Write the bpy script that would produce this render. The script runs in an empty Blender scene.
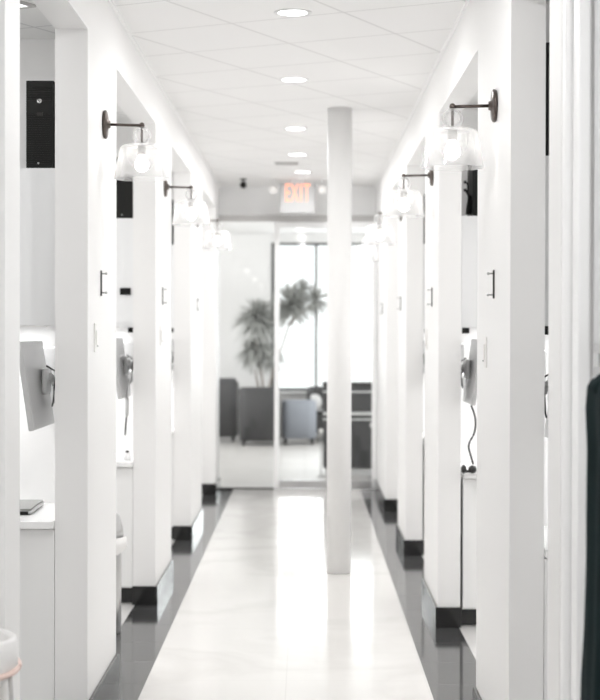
import bpy, bmesh, math, random
from mathutils import Vector, Matrix
random.seed(7)
C = bpy.context.scene
COL = C.collection
PI = math.pi
F = 1600.0; HX = 305.0; HY = 331.0; CH = 1.65     # focal length in pixels, vanishing point, eye height
LW, RW = -0.897, 0.742                            # faces of the two corridor walls
CEIL, LINTEL, ROOMC = 3.16, 2.85, 2.97
LL, RL = 2.893, 2.865                             # undersides of the two lintels

# ---------------------------------------------------------------- camera, world, light, exposure
cd = bpy.data.cameras.new('camera'); cam = bpy.data.objects.new('camera', cd); COL.objects.link(cam)
cam.location = (0, 0, CH)
cam.rotation_mode = 'XYZ'
cam.rotation_euler = (PI/2 - math.atan(19/F), 0, math.atan(5/F))
cam.rotation_euler = (cam.rotation_euler.to_matrix() @ Matrix.Rotation(.002, 3, 'Z')).to_euler('XYZ')   # slight roll of the hand-held camera
cd.sensor_fit = 'HORIZONTAL'; cd.sensor_width = 36; cd.lens = 36*F/600
cd.dof.use_dof = True; cd.dof.focus_distance = 6.2; cd.dof.aperture_fstop = 4.2
cd.clip_start = 0.05; cd.clip_end = 200
C.camera = cam

w = bpy.data.worlds.new('world'); C.world = w; w.use_nodes = True
w.node_tree.nodes['Background'].inputs[0].default_value = (1, 1, 1, 1)
w.node_tree.nodes['Background'].inputs[1].default_value = 1.5

def light(kind, name, loc, energy, size=.2, sy=None, rot=(0, 0, 0), color=(1, 1, 1), parent=None, spread=None):
    l = bpy.data.lights.new(name, kind); l.energy = energy; l.color = color
    if kind == 'AREA':
        l.size = size
        if sy: l.shape = 'RECTANGLE'; l.size_y = sy
        else: l.shape = 'DISK'
        if spread: l.spread = spread
    else: l.shadow_soft_size = size
    o = bpy.data.objects.new(name, l); COL.objects.link(o); o.location = loc; o.rotation_euler = rot
    if parent: o.parent = parent
    return o
# overcast daylight falling in through the lounge window
light('AREA', 'daylight_and_fill', (0.55, 25.45, 1.9), 50, 2.2, 2.3, (-PI/2, 0, 0))
# added side fill for the bays and lounge; no windows built in outer walls
SIDE_W = 36
for sx, yy in ((-1, (5.8, 8.7, 11.7, 14.9)), (1, (5.3, 7.9, 10.9, 13.7))):
    for y_ in yy:
        light('AREA', 'daylight_and_fill', (sx*4.36, y_, 1.75), SIDE_W*(.25 if y_ < 5.5 else (.3 if sx < 0 else .2) if y_ < 6 else .8), 2.0, 1.9, (0, sx*PI/2, 0))
for sx in (-1, 1): light('AREA', 'daylight_and_fill', (sx*4.36, 21.0, 1.8), 105, 2.0, 3.4, (0, sx*PI/2, 0))
UNDER_W = 7.0

DOWN_W, PANEL_E, BULB_W = 9.0, 1.8, 0.85
vs = C.view_settings
vs.view_transform = 'Standard'; vs.look = 'None'; vs.gamma = 1; vs.use_curve_mapping = False
vs.exposure = 0.24
C.cycles.use_denoising = True
C.cycles.max_bounces = 14; C.cycles.diffuse_bounces = 8; C.cycles.glossy_bounces = 5
C.cycles.transparent_max_bounces = 24; C.cycles.transmission_bounces = 8
C.cycles.sample_clamp_indirect = 8
C.cycles.caustics_reflective = False; C.cycles.caustics_refractive = False

# ---------------------------------------------------------------- materials
def mat(name, col, rough=.5, metal=0, spec=.5, coat=0, emit=None, es=0, bump=0, bs=40, var=0, vs_=3):
    m = bpy.data.materials.new(name); m.use_nodes = True
    nt = m.node_tree; b = nt.nodes['Principled BSDF']
    c = (*col, 1) if len(col) == 3 else col
    b.inputs['Base Color'].default_value = c
    b.inputs['Roughness'].default_value = rough; b.inputs['Metallic'].default_value = metal
    b.inputs['Specular IOR Level'].default_value = spec
    b.inputs['Coat Weight'].default_value = coat
    if emit: b.inputs['Emission Color'].default_value = (*emit, 1); b.inputs['Emission Strength'].default_value = es
    tc = nt.nodes.new('ShaderNodeTexCoord')
    n = nt.nodes.new('ShaderNodeTexNoise'); n.inputs['Scale'].default_value = bs if bump else vs_
    nt.links.new(tc.outputs['Object'], n.inputs['Vector'])
    if bump:
        bp = nt.nodes.new('ShaderNodeBump'); bp.inputs['Strength'].default_value = bump; bp.inputs['Distance'].default_value = .003
        nt.links.new(n.outputs['Fac'], bp.inputs['Height']); nt.links.new(bp.outputs['Normal'], b.inputs['Normal'])
    if var:
        n2 = nt.nodes.new('ShaderNodeTexNoise'); n2.inputs['Scale'].default_value = vs_; n2.inputs['Detail'].default_value = 4
        nt.links.new(tc.outputs['Object'], n2.inputs['Vector'])
        mx = nt.nodes.new('ShaderNodeMix'); mx.data_type = 'RGBA'
        mx.inputs[6].default_value = tuple(x*(1-var) for x in c[:3]) + (1,); mx.inputs[7].default_value = tuple(min(1, x*(1+var)) for x in c[:3]) + (1,)
        nt.links.new(n2.outputs['Fac'], mx.inputs[0]); nt.links.new(mx.outputs[2], b.inputs['Base Color'])
    return m

def math_node(nt, op, a, b=None, c=None):
    n = nt.nodes.new('ShaderNodeMath'); n.operation = op
    for i, v in enumerate((a, b, c)):
        if v is None: continue
        if isinstance(v, (int, float)): n.inputs[i].default_value = v
        else: nt.links.new(v, n.inputs[i])
    return n.outputs[0]

def tiled(name, col, line, w1, rough, angle=0, off=(0, 0), size=(.61, .61), lw=.006, vein=0, veincol=(.6, .6, .6), spec=.5, bump=.0, veinscale=1.6):
    m = mat(name, col, rough, spec=spec); nt = m.node_tree; b = nt.nodes['Principled BSDF']
    tc = nt.nodes.new('ShaderNodeTexCoord'); sp = nt.nodes.new('ShaderNodeSeparateXYZ')
    nt.links.new(tc.outputs['Object'], sp.inputs[0])
    ca, sa = math.cos(angle), math.sin(angle)
    X, Y = sp.outputs[0], sp.outputs[1]
    u = math_node(nt, 'SUBTRACT', math_node(nt, 'MULTIPLY', X, ca), math_node(nt, 'MULTIPLY', Y, sa))
    v = math_node(nt, 'ADD', math_node(nt, 'MULTIPLY', X, sa), math_node(nt, 'MULTIPLY', Y, ca))
    ls = []
    for s, o, q in ((u, off[0], size[0]), (v, off[1], size[1])):
        t = math_node(nt, 'PINGPONG', math_node(nt, 'SUBTRACT', s, o), q/2)
        ls.append(math_node(nt, 'LESS_THAN', t, lw))
    fac = math_node(nt, 'MAXIMUM', ls[0], ls[1])
    base = None
    mx = nt.nodes.new('ShaderNodeMix'); mx.data_type = 'RGBA'
    mx.inputs[6].default_value = (*col, 1); mx.inputs[7].default_value = (*line, 1)
    if vein:
        n = nt.nodes.new('ShaderNodeTexNoise'); n.inputs['Scale'].default_value = veinscale; n.inputs['Detail'].default_value = 8; n.inputs['Distortion'].default_value = .5
        nt.links.new(tc.outputs['Object'], n.inputs['Vector'])
        r = math_node(nt, 'ABSOLUTE', math_node(nt, 'SUBTRACT', n.outputs['Fac'], .5))
        r = math_node(nt, 'SUBTRACT', 1.0, math_node(nt, 'MINIMUM', math_node(nt, 'MULTIPLY', r, 14), 1.0))
        r = math_node(nt, 'MULTIPLY', r, vein)
        m2 = nt.nodes.new('ShaderNodeMix'); m2.data_type = 'RGBA'
        m2.inputs[6].default_value = (*col, 1); m2.inputs[7].default_value = (*veincol, 1)
        nt.links.new(r, m2.inputs[0]); nt.links.new(m2.outputs[2], mx.inputs[6])
    nt.links.new(math_node(nt, 'MULTIPLY', fac, w1), mx.inputs[0])
    nt.links.new(mx.outputs[2], b.inputs['Base Color'])
    return m

def thin_glass(name, tint=(1, 1, 1), haze=.0, gloss=1.0, hazecol=(1, 1, 1)):
    m = bpy.data.materials.new(name); m.use_nodes = True; nt = m.node_tree; nt.nodes.clear()
    out = nt.nodes.new('ShaderNodeOutputMaterial')
    tr = nt.nodes.new('ShaderNodeBsdfTransparent'); tr.inputs[0].default_value = (*tint, 1)
    gl = nt.nodes.new('ShaderNodeBsdfGlossy'); gl.inputs['Roughness'].default_value = .03
    fr = nt.nodes.new('ShaderNodeLayerWeight'); fr.inputs['Blend'].default_value = .35
    f = math_node(nt, 'MULTIPLY', fr.outputs['Fresnel'], gloss)
    mx = nt.nodes.new('ShaderNodeMixShader')
    nt.links.new(f, mx.inputs[0]); nt.links.new(tr.outputs[0], mx.inputs[1]); nt.links.new(gl.outputs[0], mx.inputs[2])
    last = mx
    if haze:
        df = nt.nodes.new('ShaderNodeBsdfDiffuse'); df.inputs[0].default_value = (*hazecol, 1)
        tl = nt.nodes.new('ShaderNodeBsdfTranslucent'); tl.inputs[0].default_value = (*hazecol, 1)
        a = nt.nodes.new('ShaderNodeMixShader'); a.inputs[0].default_value = .5
        nt.links.new(df.outputs[0], a.inputs[1]); nt.links.new(tl.outputs[0], a.inputs[2])
        fc = nt.nodes.new('ShaderNodeLayerWeight'); fc.inputs['Blend'].default_value = .5
        h = math_node(nt, 'MINIMUM', math_node(nt, 'ADD', math_node(nt, 'MULTIPLY', fc.outputs['Facing'], haze*1.6), haze*.6), 1.0)
        m2 = nt.nodes.new('ShaderNodeMixShader')
        nt.links.new(h, m2.inputs[0]); nt.links.new(mx.outputs[0], m2.inputs[1]); nt.links.new(a.outputs[0], m2.inputs[2]); last = m2
    nt.links.new(last.outputs[0], out.inputs[0])
    return m

M = {}
M['wall'] = mat('white_wall_paint', (.86, .855, .85), .45, bump=.05, bs=120)
M['header'] = mat('haze_lifted_paint', (.93, .93, .93), .5)  # wall paint made lighter to imitate hazy brightness on the header
M['trim'] = mat('white_trim_paint', (.93, .93, .93), .3)
M['ceiling'] = tiled('ceiling_tiles', (.91, .905, .90), (.70, .695, .69), .8, .9, math.radians(27), (-3.29, 6.852), (.61, .61), .0065)
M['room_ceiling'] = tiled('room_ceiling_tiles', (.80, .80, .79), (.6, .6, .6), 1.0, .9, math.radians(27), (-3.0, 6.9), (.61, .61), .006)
M['marble'] = tiled('white_marble', (.78, .765, .745), (.55, .53, .51), .3, .10, 0, (-.085, .3), (.655, .655), .0025, vein=.30, veincol=(.58, .56, .54), veinscale=.8)
M['dark_tile'] = tiled('charcoal_tile', (.055, .055, .056), (.30, .30, .30), .8, .09, 0, (.05, .44), (1.6, .5), .0022, vein=.3, veincol=(.09, .09, .09))
M['base'] = mat('black_polished_stone', (.012, .012, .012), .12, var=.3)
M['room_floor'] = mat('pale_floor', (.70, .69, .68), .3, var=.06)
M['wood_floor'] = tiled('pale_wood_floor', (.60, .585, .57), (.42, .41, .40), .7, .42, 0, (0, .1), (3.0, .18), .004, vein=.4, veincol=(.5, .49, .47), veinscale=.8)
M['laminate'] = mat('pale_laminate', (.84, .845, .85), .35)
M['lower'] = mat('pale_grey_laminate', (.84, .84, .835), .4)
M['counter'] = mat('white_counter', (.84, .84, .84), .22)
M['black'] = mat('black_plastic', (.008, .008, .007), .45, spec=.2, bump=.1, bs=200)
M['blackrib'] = mat('black_grille_plastic', (.014, .014, .013), .5, spec=.25)
M['dark'] = mat('dark_rubber', (.03, .03, .03), .6)
M['bronze'] = mat('dark_bronze_metal', (.115, .095, .085), .3, .8)
M['iron'] = mat('dark_iron', (.05, .047, .045), .35, .7)
M['steel'] = mat('brushed_steel', (.55, .55, .55), .28, 1)
M['chrome'] = mat('chrome', (.8, .8, .8), .1, 1)
M['monitor'] = mat('silver_plastic', (.47, .47, .47), .35, .35)
M['monitorscreen'] = mat('screen', (.03, .03, .035), .15)
M['cream'] = mat('white_plastic', (.84, .83, .81), .35)
M['liner'] = mat('white_bin_liner', (.85, .84, .83), .35, bump=.8, bs=30)
M['pinkband'] = mat('pale_pink_drawstring', (.80, .62, .56), .5)
M['glass'] = thin_glass('clear_pane_glass', (.97, .98, .98), 0, .55)
M['shade'] = thin_glass('clear_shade_glass', (.99, .99, .99), .19, .45)
M['ballglass'] = thin_glass('glass_ball_glass', (.99, .99, .99), .22, .4)
M['bulb'] = mat('lit_bulb', (1, 1, 1), .4, emit=(1, .97, .93), es=9)
M['diff'] = mat('lit_diffuser', (1, 1, 1), .5, emit=(1, 1, 1), es=PANEL_E)
M['downlens'] = mat('lit_lens', (1, 1, 1), .5, emit=(1, 1, 1), es=6)
M['exitred'] = mat('lit_red_letters', (.9, .3, .2), .5, emit=(1, .40, .24), es=1.0)
M['chair_dark'] = mat('charcoal_upholstery', (.065, .065, .067), .7, bump=.2, bs=90)
M['chair_light'] = mat('blue_grey_upholstery', (.36, .39, .44), .7, bump=.2, bs=90)
M['frame_dark'] = mat('dark_window_frame', (.07, .075, .075), .45)
M['leaf'] = mat('haze_paled_leaf', (.46, .47, .45), .55, var=.35, vs_=9)  # leaf colour paled and greyed to imitate haze over the palm
M['bark'] = mat('pale_bark', (.34, .30, .27), .8, bump=.6, bs=60)
M['coat'] = mat('dark_green_cloth', (.006, .015, .016), .9, spec=.12, bump=.4, bs=160, var=.25, vs_=12)
M['pot'] = mat('pot', (.3, .3, .3), .5)
M['soil'] = mat('soil', (.06, .045, .035), .9, bump=.8, bs=50)
M['sign'] = mat('sign_face', (.50, .50, .50), .6)
M['sensor'] = mat('white_metal', (.75, .75, .75), .4)
M['ventgrey'] = mat('vent_grey', (.5, .49, .48), .5)
M['tablet'] = mat('tablet_glass', (.17, .175, .16), .12)
M['greywall'] = mat('pale_grey_paint', (.70, .705, .71), .5)

# ---------------------------------------------------------------- mesh helpers
class MB:
    def __init__(s): s.b = bmesh.new()
    def _add(s, verts):
        return verts
    def box(s, x0, x1, y0, y1, z0, z1, bev=0, rot=None, seg=2):
        r = bmesh.ops.create_cube(s.b, size=1); vs = r['verts']
        mt = Matrix.Translation(((x0+x1)/2, (y0+y1)/2, (z0+z1)/2)) @ Matrix.Diagonal((abs(x1-x0), abs(y1-y0), abs(z1-z0), 1))
        bmesh.ops.transform(s.b, matrix=mt, verts=vs)
        if bev:
            es = list({e for v in vs for e in v.link_edges})
            rr = bmesh.ops.bevel(s.b, geom=es, offset=bev, segments=seg, affect='EDGES', profile=.5)
            vs = list({v for f in rr['faces'] for v in f.verts} | {v for v in vs if v.is_valid})
        if rot is not None:
            c = Vector(((x0+x1)/2, (y0+y1)/2, (z0+z1)/2))
            bmesh.ops.rotate(s.b, cent=c, matrix=rot, verts=vs)
        return s
    def lathe(s, prof, loc=(0, 0, 0), n=28, axis='Z', cap=True, closed=False):
        rings = []
        for r, z in prof:
            ring = []
            for k in range(n):
                a = 2*PI*k/n; p = (r*math.cos(a), r*math.sin(a), z)
                if axis == 'X': p = (z, p[0], p[1])
                if axis == 'Y': p = (p[0], z, p[1])
                ring.append(s.b.verts.new((p[0]+loc[0], p[1]+loc[1], p[2]+loc[2])))
            rings.append(ring)
        prs = list(zip(rings, rings[1:]))
        if closed: prs.append((rings[-1], rings[0]))
        for a, b in prs:
            for k in range(n):
                f = s.b.faces.new((a[k], a[(k+1) % n], b[(k+1) % n], b[k])); f.smooth = True
        if cap and not closed:
            s.b.faces.new(rings[0][::-1]); s.b.faces.new(rings[-1])
        return s
    def tube(s, pts, r, n=10, r1=None):
        pts = [Vector(p) for p in pts]; rings = []
        for i, p in enumerate(pts):
            d = (pts[min(i+1, len(pts)-1)] - pts[max(i-1, 0)]).normalized()
            up = Vector((0, 0, 1)) if abs(d.z) < .9 else Vector((1, 0, 0))
            u = d.cross(up).normalized(); v = d.cross(u)
            rr = r if r1 is None else r + (r1-r)*i/(len(pts)-1)
            rings.append([s.b.verts.new(p + (u*math.cos(2*PI*k/n) + v*math.sin(2*PI*k/n))*rr) for k in range(n)])
        for a, b in zip(rings, rings[1:]):
            for k in range(n):
                f = s.b.faces.new((a[k], a[(k+1) % n], b[(k+1) % n], b[k])); f.smooth = True
        s.b.faces.new(rings[0][::-1]); s.b.faces.new(rings[-1])
        return s
    def ball(s, c, r, sc=(1, 1, 1)):
        rr = bmesh.ops.create_uvsphere(s.b, u_segments=20, v_segments=12, radius=r)
        bmesh.ops.transform(s.b, matrix=Matrix.Translation(c) @ Matrix.Diagonal((*sc, 1)), verts=rr['verts'])
        for v in rr['verts']:
            for f in v.link_faces: f.smooth = True
        return s
    def prism(s, pts, z0, z1, bev=0):
        a = [s.b.verts.new((p[0], p[1], z0)) for p in pts]; b = [s.b.verts.new((p[0], p[1], z1)) for p in pts]
        s.b.faces.new(a[::-1]); s.b.faces.new(b)
        for i in range(len(pts)):
            j = (i+1) % len(pts); s.b.faces.new((a[i], a[j], b[j], b[i]))
        return s
    def build(s, name, m, parent=None, loc=None):
        bmesh.ops.recalc_face_normals(s.b, faces=s.b.faces)
        me = bpy.data.meshes.new(name); s.b.to_mesh(me); s.b.free()
        o = bpy.data.objects.new(name, me); COL.objects.link(o)
        me.materials.append(M[m] if isinstance(m, str) else m)
        if parent is not None: o.parent = parent
        if loc: o.location = loc
        return o

def tag(o, label=None, cat=None, group=None, kind=None):
    if label: o['label'] = label
    if cat: o['category'] = cat
    if group: o['group'] = group
    if kind: o['kind'] = kind
    return o
def empty(name, loc=(0, 0, 0), rz=0, label=None, cat=None, group=None, kind=None):
    o = bpy.data.objects.new(name, None); COL.objects.link(o); o.empty_display_size = .1
    o.location = loc; o.rotation_euler = (0, 0, rz)
    return tag(o, label, cat, group, kind)
def kids(o): return [c for c in COL.objects if c.parent == o]
def copy_tree(o, parent=None):
    c = o.copy(); COL.objects.link(c)
    if parent is not None: c.parent = parent
    for ch in kids(o):
        copy_tree(ch, c)
    return c
def struct(mb, name, m, label=None):
    return tag(mb.build(name, m), label, None, None, 'structure')
def side(s): return LW if s < 0 else RW
def px(x, d): return (x-HX)*d/F
def pz(y, d): return CH + (HY-y)*d/F

# ---------------------------------------------------------------- structure
LP = [(-2.6, 2.6), (4.78, 5.03), (6.60, 7.60), (9.60, 10.75), (12.57, 13.90), (16.05, 16.75)]
RP = [(4.65, 4.88), (5.79, 6.90), (8.89, 9.93), (11.75, 12.75), (14.60, 16.75)]
TL, TR = .135, .125
mb = MB().box(-1.02, .86, -2.6, 16.8, -.1, .003)
struct(mb, 'floor_border', 'dark_tile', 'glossy charcoal tile border along both corridor walls')
mb = MB().box(-.742, .578, -2.6, 16.62, -.05, .006)
struct(mb, 'floor_corridor', 'marble', 'polished white marble strip down the corridor')
mb = MB().box(-4.4, -1.02, -2.6, 16.8, -.1, 0); mb.box(.86, 4.4, -2.6, 16.8, -.1, 0)
struct(mb, 'floor', 'room_floor', 'pale floor of the treatment bays')
struct(MB().box(-4.4, 4.4, 16.8, 25.6, -.1, 0), 'floor_lounge', 'wood_floor', 'pale wood floor of the lounge')
struct(MB().box(LW-TL, RW+TR, -2.6, 25.3, CEIL, CEIL+.1), 'ceiling', 'ceiling', 'white ceiling tiles set at an angle')
struct(MB().box(-4.4, LW-TL-.001, -2.6, 16.75, ROOMC, ROOMC+.1), 'ceiling_left', 'room_ceiling')
struct(MB().box(RW+TR+.001, 4.4, -2.6, 16.75, ROOMC, ROOMC+.1), 'ceiling_right', 'room_ceiling')
mb = MB().box(-4.4, LW-TL, 16.75, 25.3, CEIL, CEIL+.1); mb.box(RW+TR, 4.4, 16.75, 25.3, CEIL, CEIL+.1)
struct(mb, 'ceiling_lounge', 'wall')

mb = MB()
for a, b in LP: mb.box(LW-TL, LW, a, b, 0, LL)
mb.box(LW-TL, LW, -2.6, 16.75, LL, CEIL)
struct(mb, 'wall_left', 'wall', 'white wall of piers and openings on the side of the white bin')
mb = MB()
for a, b in RP: mb.box(RW, RW+TR, a, b, 0, RL)
mb.box(RW, RW+TR, 4.65, 16.75, RL, CEIL)
struct(mb, 'wall_right', 'wall', 'white wall of piers and openings on the side of the dark coat')
# near doorway on the coat side: stepped casing and recessed wall
mb = MB().box(RW+.002, .772, 4.59, 4.65, 0, CEIL, .012)
struct(mb, 'trim_1', 'trim', 'white door stop beside the dark coat')
mb = MB().box(.761, .796, 4.47, 4.56, 0, CEIL, .005)
struct(mb, 'trim_2', 'trim', 'white door casing beside the dark coat')
mb = MB().box(.803, .95, -2.6, 4.462, 0, CEIL)
struct(mb, 'wall_recess', 'greywall', 'pale grey wall behind the dark coat')
struct(MB().box(-1.1, .95, -2.75, -2.6, 0, CEIL), 'wall_back', 'wall')
struct(MB().box(-4.5, -4.4, -2.6, 25.5, 0, CEIL), 'wall_outer', 'wall')
struct(MB().box(4.4, 4.5, -2.6, 25.5, 0, CEIL), 'wall_outer', 'wall')
# header over the glass, wing walls of the lounge
mb = MB().box(-4.4, 4.4, 16.76, 16.9, LINTEL, CEIL)
mb.box(-4.4, LW-.01, 16.76, 16.9, 0, LINTEL); mb.box(RW+.01, 4.4, 16.76, 16.9, 0, LINTEL)
struct(mb, 'wall_partition', 'header', 'white header wall over the glass doors')
# dividers between bays
def base_runs(mb, piers, face, s, T):
    for a, b in piers:
        if b < 3: continue
        o = .014*(-s)
        mb.box(face, face+o, a-.014, b+.012, .003, .115, .002)                      # corridor face
        mb.box(face-o*0, face+s*(T+.004), a-.014, a, .003, .115, .002)
        mb.box(face, face+s*(T+.004), b, b+.012, .003, .115, .002)
mb = MB(); base_runs(mb, LP, LW, -1, TL); struct(mb, 'baseboard_left', 'base')
mb = MB(); base_runs(mb, RP[1:], RW, 1, TR); struct(mb, 'baseboard_right', 'base')
# ceiling edge bead
struct(MB().box(LW, LW+.012, -2.6, 16.75, CEIL-.014, CEIL), 'trim_3', 'trim')
struct(MB().box(RW-.012, RW, 4.65, 16.75, CEIL-.014, CEIL), 'trim_4', 'trim')

# round column
struct(MB().lathe([(.083, .006), (.083, CEIL)], (px(339.3, 10.88), 10.88, 0), 48), 'column', 'wall', 'round white column standing on the marble strip')

# ---------------------------------------------------------------- glass partition and door
GY = 16.62
win = empty('window_1', (0, GY, 0), kind='structure')
MB().box(LW, px(274, GY), -.006, .006, .02, 2.79).build('glass_pane', 'glass', win)
MB().box(LW, RW, -.035, .035, 2.785, 2.85, .004).build('top_track', 'ventgrey', win)
MB().box(LW, px(274, GY), -.012, .012, .003, .02).build('floor_channel', 'iron', win)
door = empty('door_1', (0, GY, 0), kind='structure')
dx0, dx1 = px(274.3, GY), RW-.002
MB().box(dx0, dx0+.052, -.022, .022, .012, 2.78, .004).build('stile', 'trim', door)
MB().box(dx1-.045, dx1, -.022, .022, .012, 2.78, .004).build('stile', 'trim', door)
MB().box(dx0+.052, dx1-.045, -.022, .022, .02, .10, .004).build('bottom_rail', 'steel', door)
MB().box(dx0+.052, dx1-.045, -.022, .022, 2.72, 2.78, .004).build('top_rail', 'trim', door)
MB().box(dx0+.052, dx1-.045, -.004, .004, .1, 2.72).build('glass_pane', 'glass', door)
MB().box(dx0, dx1, -.05, .06, .003, .018, .003).build('threshold', 'chrome', door)

# ---------------------------------------------------------------- lounge window
WY = 25.0
wx0, wx1, wz0, wz1 = px(271.5, WY), 1.75, .72, pz(243, WY)
mb = MB().box(-4.4, wx0, WY, WY+.15, 0, CEIL); mb.box(wx1, 4.4, WY, WY+.15, 0, CEIL)
mb.box(wx0, wx1, WY, WY+.15, 0, wz0); mb.box(wx0, wx1, WY, WY+.15, wz1, CEIL)
struct(mb, 'wall_lounge', 'wall', 'white end wall of the lounge around the bright window')
win = empty('window_2', (0, WY, 0), kind='structure')
mb = MB().box(wx0, wx0+.05, -.02, .06, wz0, wz1); mb.box(wx1-.05, wx1, -.02, .06, wz0, wz1)
mb.box(wx0, wx1, -.02, .06, wz1-.04, wz1); mb.box(wx0, wx1, -.02, .06, wz0, wz0+.04)
mb.build('window_frame', 'frame_dark', win)
MB().box(px(314.7, WY), px(317.3, WY), -.02, .05, wz0, wz1).build('mullion', 'frame_dark', win)
MB().box(1.05, 1.09, -.02, .05, wz0, wz1).build('mullion', 'frame_dark', win)
MB().box(wx0+.02, wx1-.02, .02, .028, wz0+.02, wz1-.02).build('glass_pane', 'glass', win)
MB().box(wx0-.03, wx1+.03, -.09, -.021, wz0-.05, wz0-.005, .005).build('window_sill', 'trim', win)

# ---------------------------------------------------------------- ceiling lights
DL = [7.6, 9.62, 11.95, 13.7, 15.2]
DX = [px(292, 7.5), px(293.3, 9.5), px(295, 11.8), px(297, 13.5), px(302, 15.0)]
dlab = ['round recessed ceiling light, the biggest, close to the top edge of the photo', 'second round recessed ceiling light in the row from the top',
        'third round recessed ceiling light, level with the top of the round column', 'fourth round recessed ceiling light, just before the grey ceiling vent',
        'smallest round recessed ceiling light, above the exit sign']
proto = empty('recessed_light')
mb = MB(); mb.lathe([(.070, -.004), (.088, -.004), (.090, 0), (.070, .001)], n=40, cap=False, closed=True); mb.build('trim_ring', 'sensor', proto)
MB().lathe([(.070, -.003), (.070, -.001)], n=40).build('lens', 'downlens', proto)
light('AREA', 'lamp', (0, 0, -.012), DOWN_W, .12, parent=proto)
ys = DL + [5.4, 3.4, 1.3, -.8]
for i, y in enumerate(ys):
    o = proto if i == 0 else copy_tree(proto)
    o.location = (DX[i] if i < 5 else -.06, y, CEIL)
    if i in (3, 4, 6, 7):
        l_ = [c for c in kids(o) if c.type == 'LIGHT'][0]; l_.data = l_.data.copy(); l_.data.energy = DOWN_W*(1.6 if i < 5 else 1.8)
    tag(o, dlab[i] if i < 5 else ['round ceiling light over the first opening', 'round ceiling light above the dark coat', 'round ceiling light above the spot of the viewer', 'round ceiling light by the end wall'][i-5], 'ceiling light', 'recessed lights in the corridor ceiling')

# angled light panels in the bays
a27 = -math.radians(27)
def panel(x, y, lab, e=1, z=ROOMC):
    p = empty('ceiling_light_panel', (x, y, z), a27, lab, 'light panel', 'light panels in the bay ceilings')
    MB().box(-.58, .58, -.28, .28, -.006, -.001).build('diffuser', 'diff', p)
    mb = MB().box(-.60, -.58, -.30, .30, -.010, 0); mb.box(.58, .60, -.30, .30, -.010, 0)
    mb.box(-.58, .58, -.30, -.28, -.010, 0); mb.box(-.58, .58, .28, .30, -.010, 0)
    mb.build('rim', 'ventgrey', p)
    return p
# the visible one: its corner at pixel (36,10)
c0 = Vector((px(36, 6.5), 6.50)); ca, sa = math.cos(a27), math.sin(a27)
hx, hy = .6, .3
ox = hx*ca - hy*sa; oy = hx*sa + hy*ca
panel(c0.x-ox, c0.y-oy, 'lit ceiling panel above the bay with the silver laptop, only its corner showing')
for s, yy in ((-1, (8.5, 11.6, 14.9)), (1, (7.9, 10.9, 13.7))):
    for y in yy:
        panel(s*2.0, y, 'lit ceiling panel deep in a treatment bay, hidden by the piers')

# ---------------------------------------------------------------- sconces
ARM = 2.566
proto = empty('wall_sconce')
MB().lathe([(.02, 0), (.060, 0), (.064, .005), (.064, .012), (.056, .017), (.02, .020), (.016, .03)], n=36, axis='X').build('backplate', 'bronze', proto)
MB().tube([(.016, 0, 0), (.168, 0, -.004)], .0065).build('arm', 'bronze', proto)
MB().ball((.170, 0, -.004), .0125, (1, 1, 1.1)).build('knuckle', 'bronze', proto)
MB().tube([(.170, 0, -.01), (.170, 0, -.09)], .0055).build('stem', 'bronze', proto)
MB().ball((.170, 0, -.050), .041).build('glass_ball', 'ballglass', proto)
mb = MB(); mb.lathe([(.010, -.090), (.076, -.091), (.092, -.097), (.099, -.108), (.122, -.238), (.124, -.242), (.119, -.242), (.095, -.110), (.089, -.101), (.074, -.095), (.010, -.094)], (.170, 0, 0), 48, closed=True)
mb.build('lamp_shade', 'shade', proto)
MB().lathe([(.019, -.092), (.019, -.132), (.014, -.136)], (.170, 0, 0), 24).build('socket', 'ventgrey', proto)
MB().lathe([(.013, -.134), (.016, -.144), (.029, -.165), (.032, -.180), (.027, -.198), (.012, -.210), (.002, -.213)], (.170, 0, 0), 24).build('bulb', 'bulb', proto)
light('POINT', 'bulb_glow', (.170, 0, -.180), BULB_W, .034, color=(1, .97, .93), parent=proto)
sc = [(-1, 7.12, 'clear glass wall sconce on the first pier past the white bin, larger than those beyond'),
      (-1, 10.2, 'clear glass wall sconce on the second pier past the white bin'),
      (-1, 13.25, 'faint glass wall sconce on the third pier past the white bin'),
      (1, 6.24, 'clear glass wall sconce nearest the dark coat, the biggest on that wall'),
      (1, 9.32, 'clear glass wall sconce second along from the dark coat'),
      (1, 12.3, 'faint glass wall sconce third along from the dark coat'),
      (1, 15.2, 'faint glass wall sconce beside the glass doors, just past the round column')]
for i, (s, y, lab) in enumerate(sc):
    o = proto if i == 0 else copy_tree(proto)
    o.location = (side(s), y, ARM-.038 if i == 3 else ARM-.008 if s > 0 else ARM); o.rotation_euler = (0, 0, 0 if s < 0 else PI)
    tag(o, lab, 'wall light', 'wall sconces along the corridor')

# ---------------------------------------------------------------- wall hooks and switches
proto = empty('wall_hook')
MB().box(0, .006, -.010, .010, -.056, .056, .002).build('plate', 'iron', proto)
for z in (-.042, .042):
    mb = MB().tube([(.005, 0, z), (.022, 0, z)], .0035); mb.ball((.024, 0, z), .006); mb.build('peg', 'steel', proto)
hk = [(-1, 7.02, 'first pier past the white bin', 1.858), (-1, 10.05, 'second pier past the white bin', 1.868), (-1, 13.3, 'third pier past the white bin', 1.868),
      (1, 6.28, 'first full pier from the dark coat', 1.835), (1, 9.34, 'second pier from the dark coat', 1.85), (1, 12.4, 'third pier from the dark coat', 1.865), (1, 15.3, 'last pier before the glass doors, past the column', 1.865)]
for i, (s, y, lab, z) in enumerate(hk):
    o = proto if i == 0 else copy_tree(proto)
    o.location = (side(s), y, z); o.rotation_euler = (0, 0, 0 if s < 0 else PI)
    tag(o, 'small dark two-peg hook on the ' + lab, 'hook', 'wall hooks along the corridor')
proto = empty('light_switch')
MB().box(0, .006, -.036, .036, -.062, .062, .002).build('switch_plate', 'cream', proto)
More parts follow.
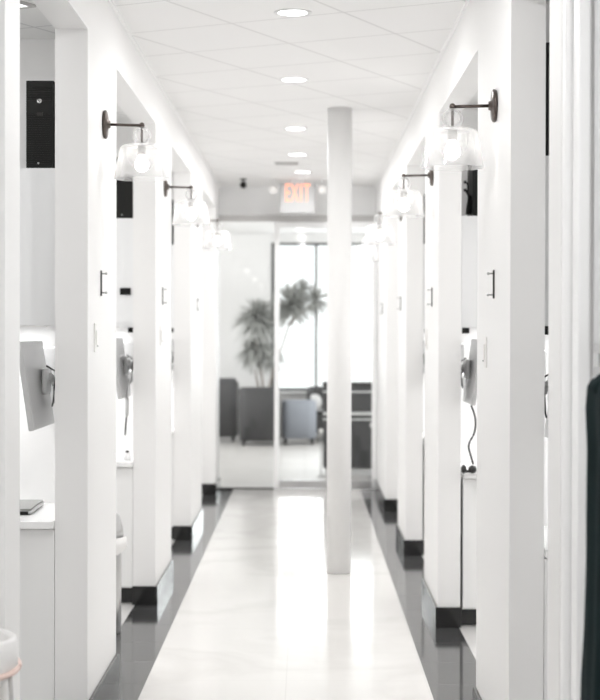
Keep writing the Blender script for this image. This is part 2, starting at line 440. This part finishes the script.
MB().box(.006, .011, -.016, .016, -.032, .032, .002).build('rocker', 'cream', proto)
MB().ball((.012, 0, -.036), .0025).build('indicator', 'dark', proto)
sw = [(-1, 6.83, 'first pier past the white bin', 1.62), (-1, 9.93, 'second pier past the white bin', 1.62), (1, 6.56, 'first full pier from the dark coat', 1.565), (1, 9.72, 'second pier from the dark coat', 1.60)]
for i, (s, y, lab, z) in enumerate(sw):
    o = proto if i == 0 else copy_tree(proto)
    o.location = (side(s), y, z); o.rotation_euler = (0, 0, 0 if s < 0 else PI)
    tag(o, 'white switch plate on the ' + lab, 'light switch', 'light switches on the piers')
o = empty('light_switch', (.803, 4.37, pz(359, 4.4)), PI, 'pale grey switch plate on the wall above the dark coat', 'light switch', None)
MB().box(0, .006, -.055, .055, -.045, .045, .002).build('switch_plate', 'steel', o)
MB().box(.006, .010, .008, .030, -.02, .02, .002).build('rocker', 'sensor', o)
MB().box(.006, .010, -.030, -.008, -.02, .02, .002).build('rocker', 'sensor', o)

# ---------------------------------------------------------------- cabinetry in each bay
bayname = {(-1, 0): 'bay with the silver laptop', (-1, 1): 'bay with the domed bin', (-1, 2): 'third bay past the white bin',
           (1, 0): 'bay beside the door casing', (1, 1): 'bay with the hanging black cord', (1, 2): 'third bay from the dark coat'}
def strip_text(parent, body, size, loc, m, rot=(PI/2, 0, 0), ext=.002, name='logo'):
    cu = bpy.data.curves.new(name, 'FONT'); cu.body = body; cu.size = size; cu.extrude = ext; cu.align_x = 'CENTER'; cu.align_y = 'CENTER'
    t = bpy.data.objects.new('tmp', cu); COL.objects.link(t)
    bpy.context.view_layer.update()
    me = bpy.data.meshes.new_from_object(t); bpy.data.objects.remove(t)
    o = bpy.data.objects.new(name, me); COL.objects.link(o); me.materials.clear(); me.materials.append(M[m])
    o.location = loc; o.rotation_euler = rot; o.parent = parent
    return o
# computer tower prototype: front toward -y, origin at base centre of the front
pc = empty('computer_tower')
PW, PH, PD = .117, .371, .30
MB().box(-PW/2, PW/2, .012, PD, 0, PH, .004).build('case', 'black', pc)
mb = MB().box(-PW/2, PW/2, 0, .012, .001, PH, .003)
k = PH-.018
z = .02
while z < PH-.02:
    if not (.235 < z < .28): mb.box(-PW/2+.006, PW/2-.014, -.003, .0, z, z+.0045)
    z += .0095
mb.build('front_grille', 'blackrib', pc)
lg = MB().lathe([(.0, -.001), (.0105, -.001), (.0105, -.005), (.0, -.006)], (-.002, 0, .285), 28, axis='Y').build('badge', 'chrome', pc)
strip_text(lg, 'hp', .013, (-.002, -.0065, .286), 'black', ext=.0006)
MB().box(-.012, .012, -.004, 0, .222, .236).build('drive_button', 'iron', pc)
MB().lathe([(.001, -.001), (.004, -.001), (.004, -.005), (.001, -.006)], (-.006, 0, .022), 14, axis='Y').build('power_button', 'steel', pc)

def monitor(s):
    # screen parallel to the corridor, the back toward it; origin at its centre
    o = empty('monitor_on_arm')
    ang = math.radians(8.5)
    R = Matrix.Rotation(ang*s, 3, 'Y')      # bottom toward the corridor
    body = MB().box(-.012, .012, -.265, .265, -.182, .182, .006); bmesh.ops.rotate(body.b, matrix=R, verts=body.b.verts, cent=(0, 0, 0))
    p = body.build('panel', 'monitor', o)
    sc_ = MB().box(s*.0125, s*.0135, -.25, .25, -.165, .165); bmesh.ops.rotate(sc_.b, matrix=R, verts=sc_.b.verts, cent=(0, 0, 0))
    sc_.build('screen', 'monitorscreen', p)
    MB().box(-s*.014, -s*.034, .06, .20, -.045, .065, .008).build('mount_plate', 'sensor', o)
    mb = MB().tube([(-s*.035, .13, .03), (-s*.055, .2, .0), (-s*.05, .30, -.03)], .016, 12)
    mb.ball((-s*.055, .2, 0), .022); mb.ball((-s*.05, .30, -.03), .022)
    mb.tube([(-s*.05, .30, -.03), (-s*.02, .43, -.03)], .014, 12)
    mb.build('arm', 'sensor', o)
    MB().tube([(-s*.03, .09, .075), (-s*.065, .12, .05), (-s*.055, .14, -.02), (-s*.05, .15, -.075), (-s*.04, .18, -.10)], .004, 8).build('cable', 'dark', o)
    MB().box(*((-.085, .045) if s < 0 else (-.058, .0)), .44, .565, -.10, .155, .008).build('wall_bracket', 'monitor', o)
    return o

MON = {}
def bay(s, i, y0, opts):
    T = TL if s < 0 else TR
    xi = side(s) + s*T + s*(.014 if (s > 0 and i) else .001)       # inner edge next to the pier
    xo = s*2.7
    dv = y0 + .66
    struct(MB().box(side(s)+s*T, s*4.4, dv, dv+.10, 0, ROOMC), 'wall_divider', 'wall')
    X = lambda d: sorted((xi + s*d[0], xi + s*d[1]))
    nm = bayname[(s, i)]
    # base cabinet
    c = empty('base_cabinet', (0, 0, 0), 0, 'pale grey base cabinet in the ' + nm, 'cabinet', 'base cabinets in the bays')
    a, b = sorted((xi, xo))
    MB().box(a, b, y0+.02, dv-.002, .10, .832).build('body', 'lower', c)
    MB().box(a, b, y0+.08, dv-.02, .001, .10).build('toe_kick', 'dark', c)
    n = 2; W = (b-a)/n
    for k in range(n):
        d = MB().box(a+k*W+.001, a+(k+1)*W-.001, y0, y0+.018, .11, .826, .002).build('door', 'lower', c)
        hx = a+(k+.5)*W
        MB().tube([(hx-.06, y0-.0, .78), (hx-.06, y0-.025, .78), (hx+.06, y0-.025, .78), (hx+.06, y0, .78)], .005, 8).build('handle', 'steel', d)
    ct = tag(MB().box(a, b, y0-.05, dv-.002, .834, .866, .004).build('countertop', 'counter'), 'white countertop in the ' + nm, 'countertop', 'countertops in the bays')
    # upper cabinet
    u = empty('upper_cabinet', (0, 0, 0), 0, 'pale upper wall cabinet in the ' + nm, 'cabinet', 'upper cabinets in the bays')
    uz0, uz1 = 1.672, (2.335 if s < 0 else 2.302)
    MB().box(a, b, y0+.17, dv-.002, uz0, uz1).build('body', 'laminate', u)
    for k in range(n):
        MB().box(a+k*W+.002, a+(k+1)*W-.002, y0+.152, y0+.17, uz0, uz1, .0015).build('door', 'laminate', u)
    MB().box(min(xi+s*.12, xo-s*.1), max(xi+s*.12, xo-s*.1), y0+.52, y0+.56, uz0-.006, uz0-.001, .002).build('light_bar', 'cream', u)
    light('AREA', 'under_cabinet_lamp', ((a+b)/2, y0+.45, uz0-.010), UNDER_W, abs(b-a)-.25, .05, parent=u)
    q = xi + s*(.012 if (s < 0 and i == 0) else .028)
    hw = .009 if (s < 0 and i == 0) else .02
    MB().box(q-hw, q+hw, y0+.16, y0+.19, uz0-.034, uz0-.002, .003).build('catch', 'black', u)
    if opts.get('holder'):
        MB().box(-1.128, -1.062, y0+.142, y0+.152, 1.868, 1.910, .002).build('sensor_box', 'black', u)
    # computer on top
    p = pc if opts.get('proto') else copy_tree(pc)
    p.location = (opts['pcx'], y0+.17, uz1)
    if opts.get('pcs'): p.scale = (1, 1, opts['pcs'])
    tag(p, 'black computer tower on the cabinet in the ' + nm, 'computer', 'computer towers on the upper cabinets')
    # monitor
    m = monitor(s)
    m.location = (opts['mx'], y0+.09, 1.425)
    MON[(s, i)] = m
    tag(m, 'silver-backed monitor on a wall arm in the ' + nm, 'monitor', 'monitors in the bays')
bay(-1, 0, 6.60, dict(pcx=-1.1225, mx=-1.126, proto=1))
bay(-1, 1, 9.60, dict(pcx=-1.112, mx=-1.118, holder=1))
bay(-1, 2, 12.57, dict(pcx=-1.125, mx=-1.118))
bay(1, 0, 5.79, dict(pcx=.952, mx=.955, pcs=1.14))
bay(1, 1, 8.89, dict(pcx=1.005, mx=.945))
bay(1, 2, 11.75, dict(pcx=.945, mx=.95))

# tablet on the first counter
t = empty('laptop', (-1.305, 6.965, .866), math.radians(1), 'closed silver laptop lying on the white countertop behind the white bin', 'laptop')
MB().box(-.14, .14, -.19, .19, .004, .020, .003).build('base', 'monitor', t)
MB().box(-.138, .136, -.188, .188, .0215, .0265, .001).build('lid', 'tablet', t)
MB().box(-.125, .128, -.192, -.188, .002, .016).build('front_edge', 'black', t)
# hanging tube by the second monitor
q = MON[(-1, 1)]; dz = Vector((-1.078, 9.62, 1.0)) - q.location
hp = MB().lathe([(.008, .13), (.014, .15), (.014, .23), (.009, .25)], (.006, 0, 0), 16).build('handpiece', 'steel', q, dz)
MB().tube([(-.004, 0, .02), (.004, 0, .14)], .006).build('tip', 'iron', hp)
MB().tube([(.006, 0, .25), (.010, .01, .30), (.012, .05, .36)], .005).build('hose', 'monitor', hp)
# small items on the second counter
o = empty('soap_bottle', (-1.075, 9.68, .866), 0, 'small pale bottle with dark cap on the counter above the domed bin', 'bottle')
MB().lathe([(.001, 0), (.022, 0), (.024, .01), (.022, .035), (.010, .045)], n=20).build('bottle', 'sensor', o)
MB().lathe([(.011, .045), (.011, .058), (.002, .06)], n=16).build('cap', 'iron', o)
o = empty('pen', (-1.165, 9.62, .866), math.radians(20), 'dark pen standing up from the counter above the domed bin', 'pen')
MB().tube([(0, 0, .006), (.012, .0, .05)], .005, 8).build('barrel', 'iron', o)
MB().box(-.022, .014, -.014, .014, 0, .012, .002).build('pen_stand', 'counter', o)

# cords on the coat side, second bay
Y = 8.80
pts = [(471.2, 405), (474.6, 414), (475.8, 424), (474, 434), (470.2, 441), (469, 447), (471, 455), (473.6, 464)]
def curve_points(ps, n=6):
    ps = [Vector(p) for p in ps]; out = []
    for i in range(len(ps)-1):
        p0 = ps[max(i-1, 0)]; p1 = ps[i]; p2 = ps[i+1]; p3 = ps[min(i+2, len(ps)-1)]
        for k in range(n):
            t = k/n
            out.append(.5*((2*p1)+(p2-p0)*t+(2*p0-5*p1+4*p2-p3)*t*t+(3*p1-p0-3*p2+p3)*t**3))
    return out + [ps[-1]]
q = MON[(1, 1)]
MB().tube(curve_points([Vector((px(a, Y), Y, pz(b, Y)))-q.location for a, b in pts]), .0058, 8).build('power_cord', 'dark', q)
hs = empty('telephone_handset', (px(468.6, Y), Y, .866), math.radians(12), 'black handset with two round ends lying on the counter below the black cord', 'handset')
MB().ball((-.026, 0, .026), .018, (.85, 1.1, 1.35)).build('earpiece', 'dark', hs)
MB().ball((.024, 0, .024), .022, (1.1, 1.1, 1.05)).build('mouthpiece', 'dark', hs)
MB().tube([(-.026, 0, .014), (.024, 0, .014)], .008).build('grip', 'dark', hs)
Y = 9.10
cb = empty('cable_bundle', (px(468.5, Y), Y, 2.302), 0, 'tangle of black cables beside a computer tower, high up on the coat side', 'cables')
def rel(ps): return [(px(a, Y)-cb.location.x, d, pz(b, Y)-cb.location.z) for a, b, d in ps]
MB().tube(curve_points(rel([(464.5, 182, 0), (467, 184, 0), (467.6, 190, .01), (466.5, 194, 0)])), .005, 8).build('cable', 'black', cb)
MB().tube(curve_points(rel([(464.5, 190, 0), (467, 193, 0), (469, 199, .01), (469, 213, 0)])), .007, 8).build('cable', 'black', cb)
MB().tube(curve_points(rel([(466.8, 214, 0), (467.8, 205, .01), (470, 196, .02), (471, 205, .02), (470.5, 214, .02)])), .009, 8).build('cable', 'black', cb)
MB().ball(rel([(464.6, 182, 0)])[0], .009).build('plug', 'black', cb)
MB().ball(rel([(464.6, 190, 0)])[0], .009).build('plug', 'black', cb)

# ---------------------------------------------------------------- bins
def step_bin(loc, lab, H, R, dome, m='steel'):
    b = empty('waste_bin', loc, 0, lab, 'bin')
    MB().lathe([(R*.82, .0), (R*.86, .01), (R*.88, H*.72), (R*.88, H*.80)], n=40).build('body', m, b)
    mb = MB(); n = 56
    rows = [(1.0, H*.735), (1.055, H*.745), (1.075, H*.78), (1.06, H*.835), (1.0, H*.845), (.9, H*.835), (.88, H*.70)]
    rings = []
    rnd = random.Random(3)
    for j, (r, z) in enumerate(rows):
        ring = []
        for k in range(n):
            a = 2*PI*k/n
            w_ = 1 + (.018*math.sin(a*9+j) + .012*math.sin(a*17+2*j) if 0 < j < 4 else .003*math.sin(9*a))
            zz = z + ((.02*math.sin(a*5+1) + .012*math.sin(a*11)) if j == 0 else 0)
            ring.append(mb.b.verts.new((R*r*w_*math.cos(a), R*r*w_*math.sin(a), zz)))
        rings.append(ring)
    for p, q in zip(rings, rings[1:]):
        for k in range(n):
            f = mb.b.faces.new((p[k], p[(k+1) % n], q[(k+1) % n], q[k])); f.smooth = True
    ln = mb.build('liner', 'liner', b)
    if dome:
        MB().lathe([(R*.95, H*.84), (R*.93, H*.92), (R*.80, H*1.02), (R*.5, H*1.085), (R*.02, H*1.10)], n=40).build('dome_lid', dome, b)
    else:
        pts = [(R*1.09*math.cos(2*PI*k/40), R*1.09*math.sin(2*PI*k/40), H*.755+.008*math.sin(4*PI*k/40)) for k in range(41)]
        MB().tube(pts, .008, 8).build('drawstring', 'pinkband', ln)
        MB().tube([(R*1.0, -.05, H*.75), (R*1.03, -.055, H*.68), (R*1.0, -.055, H*.63)], .006, 8).build('string_end', 'ventgrey', ln)
        MB().lathe([(R*.86, H*.79), (R*.02, H*.80)], n=40).build('contents', 'liner', b)
        MB().tube([(R*.3, -.07, H*.80), (R*.45, -.05, H*.825), (R*.38, 0, H*.83)], .006, 8).build('dark_wrapper', 'iron', b)
    return b
bd = 4.40
step_bin((px(18.4, bd)-.172, bd, .003), 'round white waste bin with a white liner and pink drawstring by the wall', .95, .157, None, 'cream')
bd = 8.72
step_bin((px(127.6, bd)-.160, bd, .0), 'domed steel waste bin with a white liner in the opening before the second pier', .625, .145, 'steel')

# ---------------------------------------------------------------- exit sign, emergency heads, camera, vent
e = empty('exit_sign', (px(297.3, 16), 16.0, CEIL-.025), 0, 'white exit sign with glowing red letters hanging from the ceiling', 'sign')
MB().box(-.172, .172, -.012, .035, -.305, -.012, .006).build('housing', 'sign', e)
MB().box(-.07, .07, -.03, .05, -.012, .025, .003).build('canopy', 'sensor', e)
for ch, xx in (('E', -.102), ('X', -.030), ('I', .034), ('T', .092)):
    t = strip_text(e, ch, .235, (xx, -.0135, -.115), 'exitred', ext=.002, name='letter')
    t.scale = (.46 if ch != 'I' else .6, 1.1, 1)
for sx, lab in ((-1, 'small white emergency lamp head beside the E of the exit sign'), (1, 'small white emergency lamp head beside the T of the exit sign')):
    q = empty('emergency_lamp', (px(297.3, 16)+sx*.245, 16.0, CEIL), 0, lab, 'emergency light', 'emergency lamp heads')
    MB().tube([(0, 0, 0), (0, 0, -.07)], .008).build('stem', 'sensor', q)
    MB().lathe([(.02, .02), (.036, .0), (.042, -.04), (.030, -.045)], (0, 0, -.10), 24, axis='Y').build('head', 'cream', q)
c = empty('security_camera', (px(243, 15.9), 15.9, CEIL), 0, 'small dark ball camera hanging from the ceiling before the glass doors', 'camera')
MB().lathe([(.03, -.012), (.035, 0)], n=24).build('mount', 'iron', c)
MB().tube([(0, 0, -.01), (0, 0, -.04)], .011).build('neck', 'iron', c)
MB().ball((0, 0, -.062), .034).build('ball', 'iron', c)
MB().lathe([(.012, -.034), (.012, -.028)], (0, 0, -.062), 16, axis='Y').build('lens', 'black', c)
v = empty('ceiling_vent', (px(286.5, 14.4), 14.4, CEIL), 0, 'grey slotted vent in the ceiling before the exit sign', 'vent')
MB().box(-.115, .115, -.12, .12, -.005, 0, .001).build('frame', 'sensor', v)
mb = MB()
for k in range(7): mb.box(-.10, .10, -.10+k*.03, -.085+k*.03, -.009, -.005)
mb.build('slats', 'ventgrey', v)

# ---------------------------------------------------------------- lounge furniture
def tub_chair(name, loc, rz, Wd, H, Dp, m, lab, category, arms=None, feet=.07):
    c = empty(name, loc, rz, lab, category)
    n = 22; mb = MB(); outer = []; inner = []
    def ushape(w, d, r, off):
        pts = []
        # U open toward +y: from (w,d) around the back at y=0 to (-w,d)
        pts.append((w, d))
        for k in range(9):
            a = -PI/2*k/8; pts.append((w-r + r*math.cos(a), r + r*math.sin(a) + off))
        for k in range(9):
            a = -PI/2 - PI/2*k/8; pts.append((-w+r + r*math.cos(a), r + r*math.sin(a) + off))
        pts.append((-w, d))
        return pts
    U = ushape(Wd/2, Dp, .13, 0); V = ushape(Wd/2-.09, Dp, .08, .09)
    m_ = len(U)
    zt = lambda p: H - .16*max(0, min(1, (p[1]-.15)/(Dp-.15)))
    rings = []
    for i in range(m_):
        u, v = U[i], V[i]
        h = zt(u)
        mid = ((u[0]+v[0])/2, (u[1]+v[1])/2)
        sec = [(u, feet), (u, h-.05), ((u[0]*.85+v[0]*.15, u[1]*.85+v[1]*.15), h-.015), (mid, h), ((u[0]*.15+v[0]*.85, u[1]*.15+v[1]*.85), h-.015), (v, h-.05), (v, feet)]
        rings.append([mb.b.verts.new((p[0], p[1], z)) for p, z in sec])
    for a, b in zip(rings, rings[1:]):
        for k in range(7):
            f = mb.b.faces.new((a[k], a[(k+1) % 7], b[(k+1) % 7], b[k])); f.smooth = True
    mb.b.faces.new(rings[0]); mb.b.faces.new(rings[-1][::-1])
    mb.build('backrest', m, c)
    MB().box(-Wd/2+.085, Wd/2-.085, .08, Dp+.03, .20, .43, .03, seg=3).build('seat', m, c)
    for sx in (-1, 1):
        for y in (.08, Dp-.08):
            MB().lathe([(.016, 0), (.026, feet+.01)], (sx*(Wd/2-.06), y, 0), 12).build('leg', 'dark', c)
    if arms:
        for sx in (-1, 1):
            MB().tube(curve_points([(sx*(Wd/2+.015), .02, H-.05), (sx*(Wd/2+.02), .2, H-.14), (sx*(Wd/2+.02), Dp-.1, H-.22), (sx*(Wd/2+.015), Dp, .05)]), .013, 10).build('armrest', 'chrome', c)
    return c

tub_chair('armchair', (px(259.5, 22.9), 22.9, 0), 0, .58, .845, .62, 'chair_dark', 'charcoal armchair with its back to the glass, below the tall palm', 'armchair')
tub_chair('armchair', (px(217, 23.75), 23.75, 0), 0, .58, .95, .60, 'chair_dark', 'charcoal armchair with a chrome arm, half hidden by the last pier', 'armchair', arms=1)
tub_chair('armchair', (px(299, 23.2), 23.2, 0), 0, .51, .65, .62, 'chair_light', 'light blue-grey armchair with short dark feet beyond the glass door', 'armchair', feet=.09)
tub_chair('armchair', (px(327, 24.3), 24.72, 0), PI, .62, .80, .50, 'chair_dark', 'dark armchair under the window behind the side table', 'armchair')
cu = empty('cushion', (px(315, 24.3), 24.26, .44), 0, 'pale cushion propped in the dark armchair under the window', 'cushion')
MB().ball((0, 0, .13), .12, (.9, .45, 1.05)).build('cushion_pad', 'sensor', cu)
# side table
t = empty('side_table', (px(325, 24.0), 24.03, 0), 0, 'small round side table with a light top beside the blue-grey armchair', 'table')
MB().lathe([(.001, .455), (.155, .455), (.16, .465), (.155, .475), (.001, .475)], n=36).build('table_top', 'monitor', t)
MB().lathe([(.016, .02), (.016, .455)], n=16).build('pole', 'iron', t)
MB().lathe([(.13, 0), (.13, .012), (.02, .022)], n=30).build('base', 'iron', t)
# dark reception counter past the column
r = empty('reception_counter', (0, 18.3, 0), 0, 'dark grey reception counter with pale ledges behind the round column', 'counter')
x0, x1 = px(323.6, 18.3), 1.35
MB().box(x0, x1, 0, .5, .08, 1.02, .004).build('body', 'chair_dark', r)
MB().box(x0+.02, x1, .03, .5, 0, .08).build('plinth', 'sensor', r)
MB().box(x0-.01, x1+.01, -.02, .52, 1.02, 1.065, .004).build('counter_top', 'iron', r)
MB().box(x0-.005, x1, -.03, 0, .945, .965, .002).build('ledge', 'sensor', r)
MB().box(x0-.005, x1, -.06, 0, .69, .725, .002).build('ledge', 'sensor', r)
MB().box(x0-.005, x1, -.03, 0, .63, .65, .002).build('ledge', 'sensor', r)
for xx, yy, zz, lab in ((px(321.2, 18.1), 18.1, pz(431, 18.1), 'slim post with a white ball top by the side table'),
                        (px(372.6, 18.0), 18.0, pz(425, 18.0), 'slim post with a white ball top in front of the dark counter, past the column')):
    p = empty('ball_post', (xx, yy, 0), 0, lab, 'post', 'ball-topped posts')
    MB().lathe([(.05, 0), (.05, .008), (.008, .012), (.008, zz)], n=18).build('pole', 'monitor', p)
    MB().ball((0, 0, zz), .03).build('ball', 'cream', p)

# ---------------------------------------------------------------- palm
PY = 24.15
pl = empty('potted_palm', (px(265, PY), PY, 0), 0, 'tall grey-green palm with several leafy heads rising in front of the bright window', 'plant')
def P(x, y, d=0): return (px(x, PY+d)-pl.location.x, d, pz(y, PY+d))
MB().lathe([(.14, 0), (.20, .36), (.21, .38), (.18, .38), (.17, .33), (.01, .33)], n=32).build('pot', 'pot', pl)
MB().lathe([(.175, .330), (.01, .345)], n=24).build('soil', 'soil', pl)
stems = [[(264, 410, 0), (263, 388, 0), (260, 365, 0), (256, 340, .02)], [(266, 410, 0), (270, 385, 0), (276, 362, 0), (283, 344, 0), (289, 325, 0)],
         [(289, 325, 0), (297, 312, 0), (302, 300, 0)], [(289, 325, 0), (302, 312, 0), (315, 303, 0)], [(264, 400, .05), (258, 385, .1), (255, 370, .1)]]
for st in stems:
    st = [P(*q) for q in st]
    if st[0][2] < 1: st[0] = (0, st[0][1], .33)
    MB().tube(curve_points(st), .020, 8, .012).build('stem', 'bark', pl)
def head(c, R, n, droop, wdt=.02, seed=1):
    rnd = random.Random(seed); mb = MB()
    c = Vector(P(*c))
    for k in range(n):
        az = rnd.uniform(0, 2*PI); el = rnd.uniform(-1.0, 1.4); L = R*rnd.uniform(.75, 1.12)
        d = Vector((math.cos(az)*math.cos(el), math.sin(az)*math.cos(el), math.sin(el)))
        sd = d.cross(Vector((0, 0, 1)))
        if sd.length < .05: sd = Vector((1, 0, 0))
        sd.normalize(); sd = (sd + Vector((0, 0, rnd.uniform(-.8, .8)))).normalized()
        prev = None; N = 6
        for j in range(N+1):
            t = j/N; p = c + d*L*t + Vector((0, 0, -droop*L*t*t))
            ww = wdt*(math.sin(PI*min(1, t*.85+.12)))*.5 + .001
            cur = (mb.b.verts.new(p - sd*ww), mb.b.verts.new(p + Vector((0, 0, ww*.4))), mb.b.verts.new(p + sd*ww))
            if prev:
                mb.b.faces.new((prev[0], prev[1], cur[1], cur[0])); mb.b.faces.new((prev[1], prev[2], cur[2], cur[1]))
            prev = cur
    return mb.build('leaf_head', 'leaf', pl)
head((257, 318, .02), .43, 300, .28, .032, 1)
head((291, 305, 0), .42, 300, .15, .028, 2)
head((302, 289, 0), .24, 90, .15, .024, 3)
head((316, 300, 0), .30, 110, .2, .026, 4)
head((255, 349, .1), .33, 260, .35, .036, 5)
head((273, 356, -.02), .22, 80, .6, .034, 6)

# ---------------------------------------------------------------- coat
ct = empty('hanging_coat', (.803, 3.86, 0), 0, 'dark green coat hanging on the wall beside the white door casing', 'coat')
mb = MB(); n = 72; rings = []
lv = [(1.545, .04, .018), (1.54, .12, .035), (1.532, .18, .046), (1.515, .21, .052), (1.46, .215, .054), (1.36, .205, .050), (1.22, .20, .053), (1.05, .205, .054), (.90, .21, .056), (.78, .22, .060), (.68, .225, .060), (.60, .225, .056), (.585, .215, .050)]
for j, (z, hw, ht) in enumerate(lv):
    ring = []
    for k in range(n):
        a = 2*PI*k/n
        fold = (.10*math.sin(a*7+.3*j) + .07*math.sin(a*12-.2*j)) * min(1, j/5)
        r = 1+fold
        ca_, sa_ = math.cos(a), math.sin(a)
        X = -.052 + ht*r*math.copysign(abs(ca_)**.8, ca_); Yv = hw*(1+fold*.3)*math.copysign(abs(sa_)**.8, sa_)
        ring.append(mb.b.verts.new((min(X, -.004), Yv, z)))
    rings.append(ring)
for a, b in zip(rings, rings[1:]):
    for k in range(n):
        f = mb.b.faces.new((a[k], a[(k+1) % n], b[(k+1) % n], b[k])); f.smooth = True
mb.b.faces.new(rings[0]); mb.b.faces.new(rings[-1][::-1])
mb.build('body', 'coat', ct)
mb = MB()
mb.tube(curve_points([(-.075, -.19, 1.52), (-.085, -.235, 1.40), (-.08, -.25, 1.2), (-.075, -.245, .98), (-.07, -.24, .86)]), .05, 20, .042)
mb.build('sleeve', 'coat', ct)
MB().tube([(-.07, -.24, .865), (-.07, -.24, .82)], .045, 20).build('cuff', 'coat', ct)
mb = MB().tube(curve_points([(-.02, -.06, 1.545), (-.07, -.05, 1.535), (-.095, 0, 1.515), (-.07, .05, 1.535), (-.02, .06, 1.545)]), .018, 10)
mb.build('collar', 'coat', ct)
hk2 = empty('coat_hook', (.803, 3.86, 1.60), 0, 'steel hook on the wall holding the dark green coat', 'hook')
MB().box(-.006, 0, -.015, .015, -.03, .03, .002).build('plate', 'steel', hk2)
MB().tube(curve_points([(-.005, 0, -.01), (-.03, 0, -.05), (-.05, 0, -.05), (-.06, 0, -.02)]), .004, 8).build('prong', 'steel', hk2)
